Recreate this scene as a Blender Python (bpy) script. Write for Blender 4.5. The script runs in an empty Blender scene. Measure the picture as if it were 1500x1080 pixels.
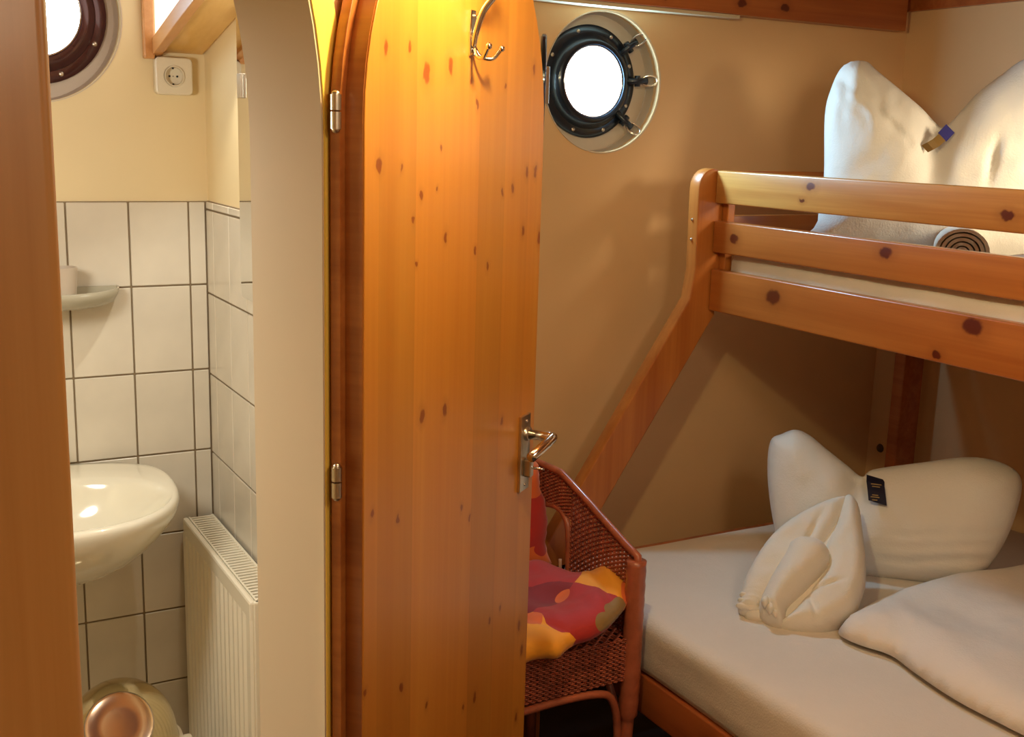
import bpy, bmesh, math, random
from mathutils import Vector, Matrix, noise
from mathutils.geometry import delaunay_2d_cdt
random.seed(4)
R = math.radians
sc = bpy.context.scene
col = sc.collection
PI = math.pi
Z = Vector((0, 0, 1))

# ------------------------------------------------------------------ camera
H = 1.52
yaw, pitch, roll = R(29.4), R(11.6), R(1.66)
F = Vector((math.sin(yaw)*math.cos(pitch), math.cos(yaw)*math.cos(pitch), -math.sin(pitch)))
r0 = Vector((math.cos(yaw), -math.sin(yaw), 0)); u0 = r0.cross(F)
cr_, sr_ = math.cos(roll), math.sin(roll)
rt = r0*cr_ + u0*sr_; up = -r0*sr_ + u0*cr_
cam_d = bpy.data.cameras.new('camera'); cam = bpy.data.objects.new('camera', cam_d); col.objects.link(cam)
cam.matrix_world = Matrix(((rt.x, up.x, -F.x, 0), (rt.y, up.y, -F.y, 0), (rt.z, up.z, -F.z, H), (0, 0, 0, 1)))
cam_d.sensor_width = 36; cam_d.lens = 1660/1500*36; cam_d.clip_start = .02
sc.camera = cam

# ------------------------------------------------------------------ world, lights, exposure
sc.view_settings.view_transform = 'Standard'; sc.view_settings.look = 'None'
sc.view_settings.gamma = 1; sc.view_settings.exposure = 0.0
sc.view_settings.use_curve_mapping = False
w = bpy.data.worlds.new('world'); sc.world = w; w.use_nodes = True
w.node_tree.nodes['Background'].inputs[0].default_value = (.75, .88, 1, 1)
w.node_tree.nodes['Background'].inputs[1].default_value = 1.0

def lamp(name, kind, loc, power, color, size=.1, target=None, **kw):
    l = bpy.data.lights.new(name, kind); l.energy = power; l.color = color
    if kind == 'AREA':
        l.shape = 'DISK'; l.size = size
    else:
        l.shadow_soft_size = size
    for k, v in kw.items(): setattr(l, k, v)
    o = bpy.data.objects.new(name, l); col.objects.link(o); o.location = loc
    if target is not None:
        o.rotation_euler = (Vector(target)-Vector(loc)).to_track_quat('-Z', 'Y').to_euler()
    return o
WARM = (1.0, .72, .36)
lamp('ceiling_lamp_light', 'POINT', (.747, 1.216, 1.84), 17.0, (1.0, .87, .45), .03)
lamp('cabin_fill_light', 'AREA', (.95, .25, 1.90), 5.5, (1.0, .82, .62), .3, (1.3, 1.3, .2))  # general fill added over the cabin, not a known lamp
lamp('corridor_fill_light', 'AREA', (.45, -.55, 1.92), 4, (1.0, .80, .55), .25, (.2, .5, 1.0))  # unseen light added behind the camera to brighten the near door leaf
lamp('reading_lamp_light', 'SPOT', (2.38, 1.24, 1.64), 28, (1.0, .82, .54), .12, (2.36, 1.76, 1.40), spot_size=R(66), spot_blend=.6)
lamp('box_downlight_light', 'SPOT', (.592, 2.12, 1.735), 8.0, (1.0, .95, .82), .012, (.612, 2.20, 1.2), spot_size=R(80), spot_blend=.6)
lamp('washroom_fill_light', 'AREA', (-.10, 1.60, 1.52), 6.3, (1.0, .96, .84), .25, (.5, 2.2, .6))  # unseen light added at mid height to brighten lower tiles and radiator

# ------------------------------------------------------------------ material helpers
MATS = {}
class N:
    def __init__(s, name):
        s.m = bpy.data.materials.new(name); s.m.use_nodes = True
        s.t = s.m.node_tree; s.b = s.t.nodes['Principled BSDF']
    def new(s, t, **kw):
        n = s.t.nodes.new(t)
        for k, v in kw.items(): setattr(n, k, v)
        return n
    def link(s, a, b): s.t.links.new(a, b)
    def coords(s, scale=(1, 1, 1), loc=(0, 0, 0)):
        c = s.new('ShaderNodeTexCoord'); mp = s.new('ShaderNodeMapping')
        mp.inputs['Scale'].default_value = scale; mp.inputs['Location'].default_value = loc
        s.link(c.outputs['Object'], mp.inputs[0]); return mp.outputs[0]
    def noise(s, vec, scale=5, detail=4, rough=.5, dist=0):
        n = s.new('ShaderNodeTexNoise'); n.inputs['Scale'].default_value = scale
        n.inputs['Detail'].default_value = detail; n.inputs['Roughness'].default_value = rough
        n.inputs['Distortion'].default_value = dist
        s.link(vec, n.inputs['Vector']); return n.outputs[0]
    def ramp(s, fac, stops):
        r = s.new('ShaderNodeValToRGB'); e = r.color_ramp.elements
        while len(e) < len(stops): e.new(.5)
        for i, (p, c) in enumerate(stops): e[i].position = p; e[i].color = (*c, 1)
        s.link(fac, r.inputs[0]); return r.outputs[0]
    def mix(s, fac, a, b, mode='MIX'):
        n = s.new('ShaderNodeMix', data_type='RGBA', blend_type=mode)
        for v, i in ((fac, 0), (a, 6), (b, 7)):
            if hasattr(v, 'links'): s.link(v, n.inputs[i])
            elif i == 0: n.inputs[0].default_value = v
            else: n.inputs[i].default_value = (*v, 1)
        return n.outputs[2]
    def math(s, op, a, b=None, c=None):
        n = s.new('ShaderNodeMath', operation=op)
        for i, v in enumerate((a, b, c)):
            if v is None: continue
            if hasattr(v, 'links'): s.link(v, n.inputs[i])
            else: n.inputs[i].default_value = v
        return n.outputs[0]
    def bump(s, h, strength=.2, dist=.01):
        n = s.new('ShaderNodeBump'); n.inputs['Strength'].default_value = strength
        n.inputs['Distance'].default_value = dist
        s.link(h, n.inputs['Height']); s.link(n.outputs[0], s.b.inputs['Normal'])
    def set(s, color=None, rough=.5, metal=0, **kw):
        if color is not None:
            if hasattr(color, 'links'): s.link(color, s.b.inputs['Base Color'])
            else: s.b.inputs['Base Color'].default_value = (*color, 1)
        s.b.inputs['Roughness'].default_value = rough; s.b.inputs['Metallic'].default_value = metal
        for k, v in kw.items():
            s.b.inputs[k.replace('_', ' ')].default_value = v
        return s.m

def plain(name, c, rough=.5, metal=0, var=.06, scale=12, bump=.0, **kw):
    n = N(name); v = n.coords()
    f = n.noise(v, scale, 3)
    a = tuple(x*(1-var) for x in c); b = tuple(min(1, x*(1+var)) for x in c)
    n.set(n.ramp(f, [(.3, a), (.7, b)]), rough, metal, **kw)
    if bump: n.bump(n.noise(v, scale*4, 5), bump, .004)
    return n.m

def wood(name, light, dark, knot=(.30, .15, .20), axis='z', knots=(), stave=None, coat=.18, rough=.33, gs=1.0):
    """varnished pine; grain runs along axis in the object's own frame; knots: (x,y,z,size)"""
    n = N(name)
    a = {'x': 0, 'y': 1, 'z': 2}[axis]
    s1 = [9*gs]*3; s1[a] = .7*gs
    s2 = [70*gs]*3; s2[a] = 1.6*gs
    v1 = n.coords(tuple(s1)); v2 = n.coords(tuple(s2))
    g1 = n.noise(v1, 1, 3, .5, .8); g2 = n.noise(v2, 1, 4, .6, .3)
    f = n.math('ADD', n.math('MULTIPLY', g1, .62), n.math('MULTIPLY', g2, .38))
    c = n.ramp(f, [(.36, dark), (.50, tuple((p+q)/2 for p, q in zip(light, dark))), (.62, light)])
    if stave:
        sx, wd = stave
        co = n.new('ShaderNodeTexCoord'); sp = n.new('ShaderNodeSeparateXYZ'); n.link(co.outputs['Object'], sp.inputs[0])
        fl = n.math('FLOOR', n.math('DIVIDE', sp.outputs[{'x': 0, 'y': 1, 'z': 2}[sx]], wd))
        wn = n.new('ShaderNodeTexWhiteNoise', noise_dimensions='1D'); n.link(fl, wn.inputs['W'])
        k = n.math('MULTIPLY_ADD', wn.outputs[0], .22, .87)
        cm = n.new('ShaderNodeCombineXYZ')
        for i in range(3): n.link(k, cm.inputs[i])
        c = n.mix(1.0, c, cm.outputs[0], 'MULTIPLY')
    if knots:
        co = n.new('ShaderNodeTexCoord')
        wob = n.new('ShaderNodeVectorMath', operation='SCALE'); nz = n.new('ShaderNodeTexNoise'); nz.inputs['Scale'].default_value = 60
        n.link(co.outputs['Object'], nz.inputs['Vector']); n.link(nz.outputs['Color'], wob.inputs[0]); wob.inputs['Scale'].default_value = .014
        pv = n.new('ShaderNodeVectorMath', operation='ADD'); n.link(co.outputs['Object'], pv.inputs[0]); n.link(wob.outputs[0], pv.inputs[1])
        acc = None; ring = None
        for kx, ky, kz, ks in knots:
            sb = n.new('ShaderNodeVectorMath', operation='SUBTRACT'); n.link(pv.outputs[0], sb.inputs[0]); sb.inputs[1].default_value = (kx+.007, ky+.007, kz+.007)
            ml = n.new('ShaderNodeVectorMath', operation='MULTIPLY'); n.link(sb.outputs[0], ml.inputs[0])
            q = [1/ks]*3; q[a] = .68/ks; ml.inputs[1].default_value = q
            ln = n.new('ShaderNodeVectorMath', operation='LENGTH'); n.link(ml.outputs[0], ln.inputs[0])
            acc = ln.outputs['Value'] if acc is None else n.math('MINIMUM', acc, ln.outputs['Value'])
        mr = n.new('ShaderNodeMapRange', interpolation_type='SMOOTHSTEP'); n.link(acc, mr.inputs[0])
        mr.inputs[1].default_value = .6; mr.inputs[2].default_value = 1.05; mr.inputs[3].default_value = 1; mr.inputs[4].default_value = 0
        mr2 = n.new('ShaderNodeMapRange', interpolation_type='SMOOTHSTEP'); n.link(acc, mr2.inputs[0])
        mr2.inputs[1].default_value = .8; mr2.inputs[2].default_value = 2.4; mr2.inputs[3].default_value = .4; mr2.inputs[4].default_value = 0
        c = n.mix(mr2.outputs[0], c, tuple(x*.75 for x in dark))
        kc = n.mix(1.0, c, knot, 'MULTIPLY'); c = n.mix(mr.outputs[0], c, kc)
    n.set(c, rough, 0, Coat_Weight=coat, Coat_Roughness=.18)
    n.bump(g2, .05, .003)
    return n.m

def emit(name, color, strength):
    n = N(name); n.set((.8, .8, .8), .3)
    n.b.inputs['Emission Color'].default_value = (*color, 1); n.b.inputs['Emission Strength'].default_value = strength
    return n.m

# ------------------------------------------------------------------ mesh helpers
ROOTM = {}
def link_mesh(name, me, mat, parent=None, smooth=False, world=True):
    o = bpy.data.objects.new(name, me); col.objects.link(o)
    if mat is not None: me.materials.append(mat)
    if parent is not None:
        o.parent = parent; m = ROOTM[parent.name]; ROOTM[o.name] = m
        if world: me.transform(m.inverted())
    else: ROOTM[o.name] = Matrix.Identity(4)
    if smooth:
        for p in me.polygons: p.use_smooth = True
    return o
def thing(name, label, cat, loc=(0, 0, 0), rotz=0, group=None):
    o = bpy.data.objects.new(name, None); col.objects.link(o); o.empty_display_size = .05
    o.location = loc; o.rotation_euler = (0, 0, rotz); o['label'] = label; o['category'] = cat
    if group: o['group'] = group
    ROOTM[o.name] = Matrix.Translation(loc) @ Matrix.Rotation(rotz, 4, 'Z')
    return o
def tag(o, label, cat, group=None):
    o['label'] = label; o['category'] = cat
    if group: o['group'] = group
    return o
def struct(o, label=None):
    o['kind'] = 'structure'
    if label: o['label'] = label
    return o
class B:
    """collects shapes in one bmesh"""
    def __init__(s): s.bm = bmesh.new()
    def box(s, lo, hi, bev=0, seg=2, mat=None):
        lo, hi = Vector(lo), Vector(hi)
        g = bmesh.ops.create_cube(s.bm, size=1)
        M = Matrix.Translation((lo+hi)/2) @ Matrix.Diagonal((*(hi-lo), 1))
        if mat is not None: M = mat @ M
        bmesh.ops.transform(s.bm, matrix=M, verts=g['verts'])
        if bev:
            ed = list({e for v in g['verts'] for e in v.link_edges})
            bmesh.ops.bevel(s.bm, geom=ed, offset=bev, segments=seg, affect='EDGES', profile=.5)
        return s
    def prism(s, pts, n, bev=0):
        """pts: 3D loop, extruded by vector n"""
        a = [s.bm.verts.new(p) for p in pts]; b = [s.bm.verts.new(Vector(p)+Vector(n)) for p in pts]
        k = len(pts); fs = [s.bm.faces.new(a), s.bm.faces.new(b[::-1])]
        for i in range(k): fs.append(s.bm.faces.new((a[i], b[i], b[(i+1) % k], a[(i+1) % k])))
        bmesh.ops.recalc_face_normals(s.bm, faces=fs)
        if bev:
            ed = [e for e in set(fs[0].edges) | set(fs[1].edges)]
            bmesh.ops.bevel(s.bm, geom=ed, offset=bev, segments=2, affect='EDGES', profile=.5)
        return s
    def tube(s, pts, r, seg=10, caps=True, taper=None):
        pts = [Vector(p) for p in pts]; n = len(pts); rings = []; t0 = None; nor = None
        for i, p in enumerate(pts):
            t = (pts[min(i+1, n-1)]-pts[max(i-1, 0)]).normalized()
            if nor is None:
                nor = t.orthogonal().normalized()
            else:
                nor = (nor - t*nor.dot(t)).normalized()
            b = t.cross(nor); rr = r if taper is None else r*taper[i]
            rings.append([s.bm.verts.new(p+(nor*math.cos(2*PI*k/seg)+b*math.sin(2*PI*k/seg))*rr) for k in range(seg)])
        for i in range(n-1):
            for k in range(seg):
                s.bm.faces.new((rings[i][k], rings[i][(k+1) % seg], rings[i+1][(k+1) % seg], rings[i+1][k]))
        if caps: s.bm.faces.new(rings[0][::-1]); s.bm.faces.new(rings[-1])
        return s
    def lathe(s, prof, mat=None, seg=40, close=False):
        """prof: (r,h) pairs about local z"""
        mat = mat or Matrix.Identity(4); rings = []
        for rr, h in prof:
            if rr < 1e-6: rings.append([s.bm.verts.new(mat @ Vector((0, 0, h)))])
            else: rings.append([s.bm.verts.new(mat @ Vector((rr*math.cos(2*PI*k/seg), rr*math.sin(2*PI*k/seg), h))) for k in range(seg)])
        for a, b in zip(rings, rings[1:]+([rings[0]] if close else [])):
            for k in range(seg):
                k2 = (k+1) % seg
                vs = [a[k % len(a)], a[k2 % len(a)], b[k2 % len(b)], b[k % len(b)]]
                u = []
                for v in vs:
                    if v not in u: u.append(v)
                if len(u) > 2: s.bm.faces.new(u)
        return s
    def ball(s, c, r, sub=2, sc_=(1, 1, 1)):
        g = bmesh.ops.create_icosphere(s.bm, subdivisions=sub, radius=r)
        bmesh.ops.transform(s.bm, matrix=Matrix.Translation(c) @ Matrix.Diagonal((*sc_, 1)), verts=g['verts']); return s
    def loft(s, loops, cap0=True, cap1=True):
        rs = [[s.bm.verts.new(p) for p in lp] for lp in loops]; k = len(rs[0])
        for a, b in zip(rs, rs[1:]):
            for i in range(k): s.bm.faces.new((a[i], a[(i+1) % k], b[(i+1) % k], b[i]))
        if cap0: s.bm.faces.new(rs[0][::-1])
        if cap1: s.bm.faces.new(rs[-1])
        return s
    def done(s, name, mat, parent=None, smooth=False, world=True, recalc=True):
        if recalc: bmesh.ops.recalc_face_normals(s.bm, faces=s.bm.faces)
        me = bpy.data.meshes.new(name); s.bm.to_mesh(me); s.bm.free()
        return link_mesh(name, me, mat, parent, smooth, world)
def shade(o, ang=35):
    me = o.data
    for p in me.polygons: p.use_smooth = True
    me.set_sharp_from_angle(angle=R(ang)); return o

def plate(outlines, depth, M, bevel=0):
    """flat plate with holes: outlines in local XY, extruded symmetric +-depth/2 along local Z; returns mesh"""
    cu = bpy.data.curves.new('c', 'CURVE'); cu.dimensions = '2D'; cu.fill_mode = 'BOTH'
    for ol in outlines:
        sp = cu.splines.new('POLY'); sp.points.add(len(ol)-1)
        for p, q in zip(sp.points, ol): p.co = (q[0], q[1], 0, 1)
        sp.use_cyclic_u = True
    cu.extrude = depth/2-bevel; cu.bevel_depth = bevel; cu.bevel_resolution = 1
    if bevel: cu.offset = -bevel
    o = bpy.data.objects.new('c', cu); col.objects.link(o)
    bpy.context.view_layer.update()
    me = bpy.data.meshes.new_from_object(o.evaluated_get(bpy.context.evaluated_depsgraph_get()))
    me.materials.clear()
    bpy.data.objects.remove(o); me.transform(M); return me

def circle(cx, cy, r, n=64, ry=None):
    ry = ry or r
    return [(cx+r*math.cos(2*PI*i/n), cy+ry*math.sin(2*PI*i/n)) for i in range(n)]
def smooth_loop(pts, n=6):
    """Catmull-Rom closed loop"""
    P = [Vector((*p[:2], 0)) for p in pts]; o = []; k = len(P)
    for i in range(k):
        a, b, c, d = P[i-1], P[i], P[(i+1) % k], P[(i+2) % k]
        for j in range(n):
            t = j/n
            v = .5*((2*b)+(c-a)*t+(2*a-5*b+4*c-d)*t*t+(-a+3*b-3*c+d)*t**3)
            o.append((v.x, v.y))
    return o
def inflate(outline, T, M, step=.012, back=1.0, rim=.08, fn=None, wr=.004, wscale=18, seed=0, sm=5, power=.5):
    """soft closed shape: outline in local XY, puffed along +-Z. fn(x,y,d)->extra height on the front"""
    ol = smooth_loop(outline, sm); k = len(ol)
    xs = [p[0] for p in ol]; ys = [p[1] for p in ol]
    segs = [(ol[i], ol[(i+1) % k]) for i in range(k)]
    def dist(x, y):
        m = 1e9; ins = False
        for (ax, ay), (bx, by) in segs:
            dx, dy = bx-ax, by-ay; L = dx*dx+dy*dy
            t = 0 if L == 0 else max(0, min(1, ((x-ax)*dx+(y-ay)*dy)/L))
            q = (x-ax-dx*t)**2+(y-ay-dy*t)**2
            if q < m: m = q
            if (ay > y) != (by > y) and x < (bx-ax)*(y-ay)/(by-ay)+ax: ins = not ins
        return math.sqrt(m), ins
    verts = [Vector(p) for p in ol]; D = [0]*k
    y = min(ys)+step/2; row = 0
    while y < max(ys):
        x = min(xs)+step/2*(1+row % 2)
        while x < max(xs):
            d, ins = dist(x, y)
            if ins and d > step*.35: verts.append(Vector((x, y))); D.append(d)
            x += step
        y += step*.866; row += 1
    r = delaunay_2d_cdt(verts, [], [list(range(k))], 1, 1e-7)
    vs, fs = r[0], r[2]; orig = r[3]
    bm = bmesh.new(); fr = []; bk = []
    for i, v in enumerate(vs):
        src = orig[i][0] if orig[i] else None
        d = D[src] if src is not None else 0
        edge = d <= 0
        q = min(1, d/rim); h = (1-(1-q)**2)**power
        nz = noise.noise(Vector((v.x*wscale+seed, v.y*wscale, seed)))+.5*noise.noise(Vector((v.x*wscale*2.3+seed, v.y*wscale*2.3, seed+5)))+.7*(.35-abs(noise.noise(Vector((v.x*wscale*1.6-v.y*5+seed, v.y*wscale*.8, seed+9)))))
        zf = h*T+(nz*wr*q if not edge else 0)
        if fn and not edge: zf += fn(v.x, v.y, d)
        a = bm.verts.new((v.x, v.y, zf)); fr.append(a)
        bk.append(a if edge else bm.verts.new((v.x, v.y, -h*T*back)))
    for f in fs:
        try:
            bm.faces.new([fr[i] for i in f])
            g = [bk[i] for i in f][::-1]
            if any(bk[i] is not fr[i] for i in f): bm.faces.new(g)
        except ValueError: pass
    bmesh.ops.recalc_face_normals(bm, faces=bm.faces)
    bm.transform(M)
    me = bpy.data.meshes.new('soft'); bm.to_mesh(me); bm.free()
    for p in me.polygons: p.use_smooth = True
    return me
def frame(O, x, y):
    x = Vector(x).normalized(); y = Vector(y); y = (y-x*y.dot(x)).normalized(); z = x.cross(y)
    return Matrix(((x.x, y.x, z.x, O[0]), (x.y, y.y, z.y, O[1]), (x.z, y.z, z.z, O[2]), (0, 0, 0, 1)))
def copy_tree(o, loc=None, parent=None):
    c = o.copy(); col.objects.link(c); c.parent = parent
    if loc is not None: c.location = loc
    for ch in list(o.children): copy_tree(ch, None, c)
    return c

# ------------------------------------------------------------------ materials
m_wall = plain('cream_wall', (.78, .50, .25), .55, var=.04, scale=3, bump=.08)
m_washwall = plain('yellow_wall', (.80, .65, .38), .6, var=.03, scale=3)
m_tile = plain('tile_glaze', (.66, .60, .49), .22, var=.07, scale=7)
m_grout = plain('grout', (.26, .19, .11), .9)
m_panel = plain('cream_lacquer', (.62, .50, .33), .4, var=.03, scale=2)
m_floor = plain('dark_floor', (.03, .015, .010), .6)
P_L, P_D = (.78, .40, .085), (.56, .235, .035)
m_ceil = wood('ceiling_pine', (.42, .15, .04), (.26, .07, .015), axis='x', stave=('y', .09))
m_beam = wood('beam_pine', (.50, .15, .035), (.34, .08, .015), axis='x', knots=[(x, 0, .03, .012) for x in (-.45, -.2, .1, .35, .5)])
m_yellowpine = wood('frame_pine', (.95, .68, .12), (.88, .56, .08))
m_lip = wood('door_edge_pine_shaded', (.44, .15, .03), (.30, .085, .015))  # darker than the leaf: shade on the door edge put into the colour
m_chrome = plain('chrome', (.82, .80, .76), .12, 1, var=.02)
m_steel = plain('brushed_nickel', (.62, .56, .46), .3, 1, var=.05)
m_iron = plain('dark_porthole_metal', (.016, .024, .040), .28, .6, var=.2, Coat_Weight=.5)
m_bronze = plain('porthole_metal_red_reflection', (.07, .018, .018), .25, .4, var=.2, Coat_Weight=.5)  # reflected mahogany red is put into the dark metal colour
m_ring = plain('porthole_surround', (.60, .50, .40), .5, var=.03)
m_glass = emit('daylit_porthole_glass', (.42, .74, 1.0), 130.0)
m_glass2 = emit('daylit_washroom_glass', (.66, .86, 1.0), 14.0)
m_diff = emit('lit_diffuser', (1.0, .90, .74), 1.25)
m_white = plain('white_ceramic', (.80, .76, .62), .12, var=.01, Coat_Weight=.6)
m_enamel = plain('radiator_enamel', (.88, .82, .66), .3, var=.02)
m_plast = plain('white_plastic', (.74, .66, .50), .35, var=.02)
m_black = plain('black_plastic', (.012, .012, .014), .4)
m_shelf = plain('grey_plastic_shelf', (.42, .38, .28), .25, var=.03)
m_lining = m_panel

def fabric(name, c, rough=.9, s=260):
    n = N(name); v = n.coords()
    f = n.noise(v, 6, 3)
    n.set(n.ramp(f, [(.3, tuple(x*.95 for x in c)), (.7, c)]), rough, 0, Sheen_Weight=.15)
    h = n.math('ADD', n.noise(v, s, 2), n.math('MULTIPLY', n.noise(v, 22, 4), 3.0))
    n.bump(h, .22, .004); return n.m
m_linen = fabric('white_cotton', (.78, .75, .70))
m_sheet = fabric('bed_sheet', (.72, .64, .55))
m_terry = fabric('terry_cloth', (.78, .72, .62), .95, 420)
m_blanket = fabric('duvet_cotton', (.78, .70, .62))

# ------------------------------------------------------------------ setting
XL, XR, YF, YH, ZC = -.34, 2.725, -.75, 2.5, 1.955
o = B().box((XL-.3, YF-.1, -.05), (XR+.1, YH+.1, 0)).done('floor', m_floor); struct(o)
o = B().box((XL-.3, YF-.1, ZC), (XR+.1, YH+.1, ZC+.05)).done('ceiling', m_ceil); struct(o)
pf = [(-.34, .85), (.58, 1.58), (.632, 1.60), (.632, 2.494), (-.34, 2.494)]
o = B().prism([(a, b, .0) for a, b in pf], (0, 0, .006)).done('floor_washroom_bounce', m_tile); struct(o)  # pale floor sheet added to bounce light onto radiator and low tiles
PR = (1.653, 1.660, .175); PLh = (.292, 1.735, .175)
# hull wall as an upright plate with two round openings (local X = world x, local Y = world z)
MW = Matrix(((1, 0, 0, 0), (0, 0, -1, 0), (0, 1, 0, 0), (0, 0, 0, 1)))
def wall_plate(name, ols, y0, y1, mat):
    me = plate(ols, y1-y0, Matrix.Translation((0, (y0+y1)/2, 0)) @ MW)
    return link_mesh(name, me, mat)
hull = wall_plate('wall_hull', [[(.665, 0), (XR+.1, 0), (XR+.1, ZC), (.665, ZC)], circle(*PR)], YH, YH+.055, m_wall); struct(hull, 'cream hull wall with round porthole opening behind the bunk bed')
hull2 = wall_plate('wall_hull_washroom', [[(XL-.1, 0), (.665, 0), (.665, ZC), (XL-.1, ZC)], circle(*PLh)], YH, YH+.055, m_washwall); struct(hull2, 'yellow washroom wall above the tiles')
o = B().box((XL-.1, YH+.055, 0), (XR+.1, YH+.10, ZC)).done('trim_hull_backing', m_ring); struct(o)
o = B().box((XR, YF-.1, 0), (XR+.08, YH+.1, ZC)).done('wall_right', m_wall); struct(o)
o = B().box((XL-.3, YF-.1, 0), (XR+.1, YF, ZC)).done('wall_rear', m_wall); struct(o)
o = B().box((XL-.1, YF, 0), (XL, YH+.05, ZC)).done('wall_left', m_washwall); struct(o)
part_w = B().box((.636, 1.488, 0), (.700, YH, ZC)).done('wall_washroom_partition', m_washwall); struct(part_w, 'washroom partition wall tiled up to chest height')

# diagonal wall with arched washroom opening: local frame x=s along the door line, y=z, z=n (towards the cabin)
HX, HY = .466, 1.25
dv = Vector((math.sin(R(52)), math.cos(R(52)), 0)); nv = Vector((math.sin(R(142)), math.cos(R(142)), 0))
MD = frame((HX, HY, 0), dv, Z)      # local z = dv x Z
if MD.to_3x3().col[2].dot(nv) < 0: pass
SGN = 1 if MD.to_3x3().col[2].dot(nv) > 0 else -1
def arch(s0, s1, zb, zs, zt, n=28):
    c, a, b = (s0+s1)/2, (s1-s0)/2, zt-zs
    pts = [(s0, zb), (s1, zb)]
    for i in range(n+1):
        t = PI*i/n; pts.append((c+a*math.cos(t), zs+b*math.sin(t)))
    return pts
def dplate(ols, n0, n1, bevel=0):
    return plate(ols, n1-n0, MD @ Matrix.Translation((0, 0, SGN*(n0+n1)/2)), bevel)
SO0, SO1 = -.585, .0465
wd = link_mesh('wall_washroom_entrance', dplate([[(-.98, 0), (.335, 0), (.335, ZC), (-.98, ZC)], arch(SO0, SO1, .10, 1.51, 1.90)], -.145, -.049), m_wall); struct(wd)
# jamb lining following the arch, and a pine face frame around it
def arch_band(s0, s1, zb, zs, zt, th):
    return [arch(s0, s1, zb, zs, zt), arch(s0+th, s1-th, zb+th, zs, zt-th)]
ln = link_mesh('trim_washroom_lining', dplate(arch_band(SO0, SO1, .10, 1.51, 1.90, .005), -.1485, -.046), m_lining); struct(ln, 'cream lacquered lining of the arched washroom opening')
ff = link_mesh('trim_arch_frame', dplate([arch(SO0-.05, SO1+.045, .06, 1.51, 1.945), arch(SO0+.001, SO1-.001, .10, 1.51, 1.90)], -.049, -.044), m_yellowpine); struct(ff, 'narrow pine frame strip around the arched opening')

# tiles
def tile_grid(parent, org, ux, pitch_w, xs, zs, nrm, th=.006, g=.0035):
    """each tile one object sharing meshes by size"""
    cache = {}
    n = Vector(nrm)
    for (a0, a1) in xs:
        for (z0, z1) in zs:
            wd_, ht = round(a1-a0-g, 4), round(z1-z0-g, 4)
            key = (wd_, ht)
            if key not in cache:
                b = B(); b.box((-wd_/2, 0, -ht/2), (wd_/2, th, ht/2), .0015, 1)
                me = bpy.data.meshes.new('tile'); 
                rot = Matrix.Identity(4)
                X = Vector(ux); Mx = Matrix(((X.x, n.x, 0, 0), (X.y, n.y, 0, 0), (0, 0, 1, 0), (0, 0, 0, 1)))
                b.bm.transform(Mx); bmesh.ops.recalc_face_normals(b.bm, faces=b.bm.faces); b.bm.to_mesh(me); b.bm.free(); me.materials.append(m_tile); cache[key] = me
            t = bpy.data.objects.new('tile', cache[key]); col.objects.link(t); t.parent = parent
            t.location = Vector(org)+Vector(ux)*((a0+a1)/2)+Vector((0, 0, (z0+z1)/2))
ZR = [1.362, 1.181, .991, .806, .620, .437, .260, .09, 0]
zs = [(ZR[i+1], ZR[i]) for i in range(len(ZR)-1)]
xe = [.628, .591]+[.466-.125*i for i in range(0, 7)]+[XL+.001]
xs = [(xe[i+1], xe[i]) for i in range(len(xe)-1)]
gb = B().box((XL, YH-.006, 0), (.636, YH, 1.362)).done('grout_bed', m_grout, hull2)
tile_grid(hull2, (0, YH-.006, 0), (1, 0, 0), .125, xs, zs, (0, -1, 0), .004)
ZP = [1.363, 1.345, 1.162, .980, .799, .617, .435, .253, .07, 0]
zs2 = [(ZP[i+1], ZP[i]) for i in range(len(ZP)-1)]
ye = [YH-.010, 2.432, 2.310, 2.187]+[2.187-.1235*i for i in range(1, 6)]
ys2 = [(ye[i+1], ye[i]) for i in range(len(ye)-1)]
gb2 = B().box((.632, 1.56, 0), (.636, YH-.006, 1.363)).done('grout_bed', m_grout, part_w)
tile_grid(part_w, (.632, 0, 0), (0, 1, 0), .1235, ys2, zs2, (-1, 0, 0), .004)

# beam along the hull, its lower trim with the highlight put into a pale colour, and trim on the right wall
o = tag(B().box((.72, 2.452, 1.852), (2.668, 2.499, ZC), .002).done('ceiling_beam', m_beam), 'reddish pine beam fixed along the hull wall under the ceiling', 'beam')
o.data.transform(Matrix.Translation((-1.7, -2.452, -1.852))); o.location = (1.7, 2.452, 1.852)
o = tag(B().box((.72, 2.456, 1.842), (2.05, 2.499, 1.852), .002).done('beam_highlight_strip', m_panel), 'pale trim strip holding the painted highlight along the underside of the ceiling beam', 'strip')
o = struct(B().box((2.705, YF, 1.912), (2.725, 2.499, ZC), .002).done('trim_right', m_beam))

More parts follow.
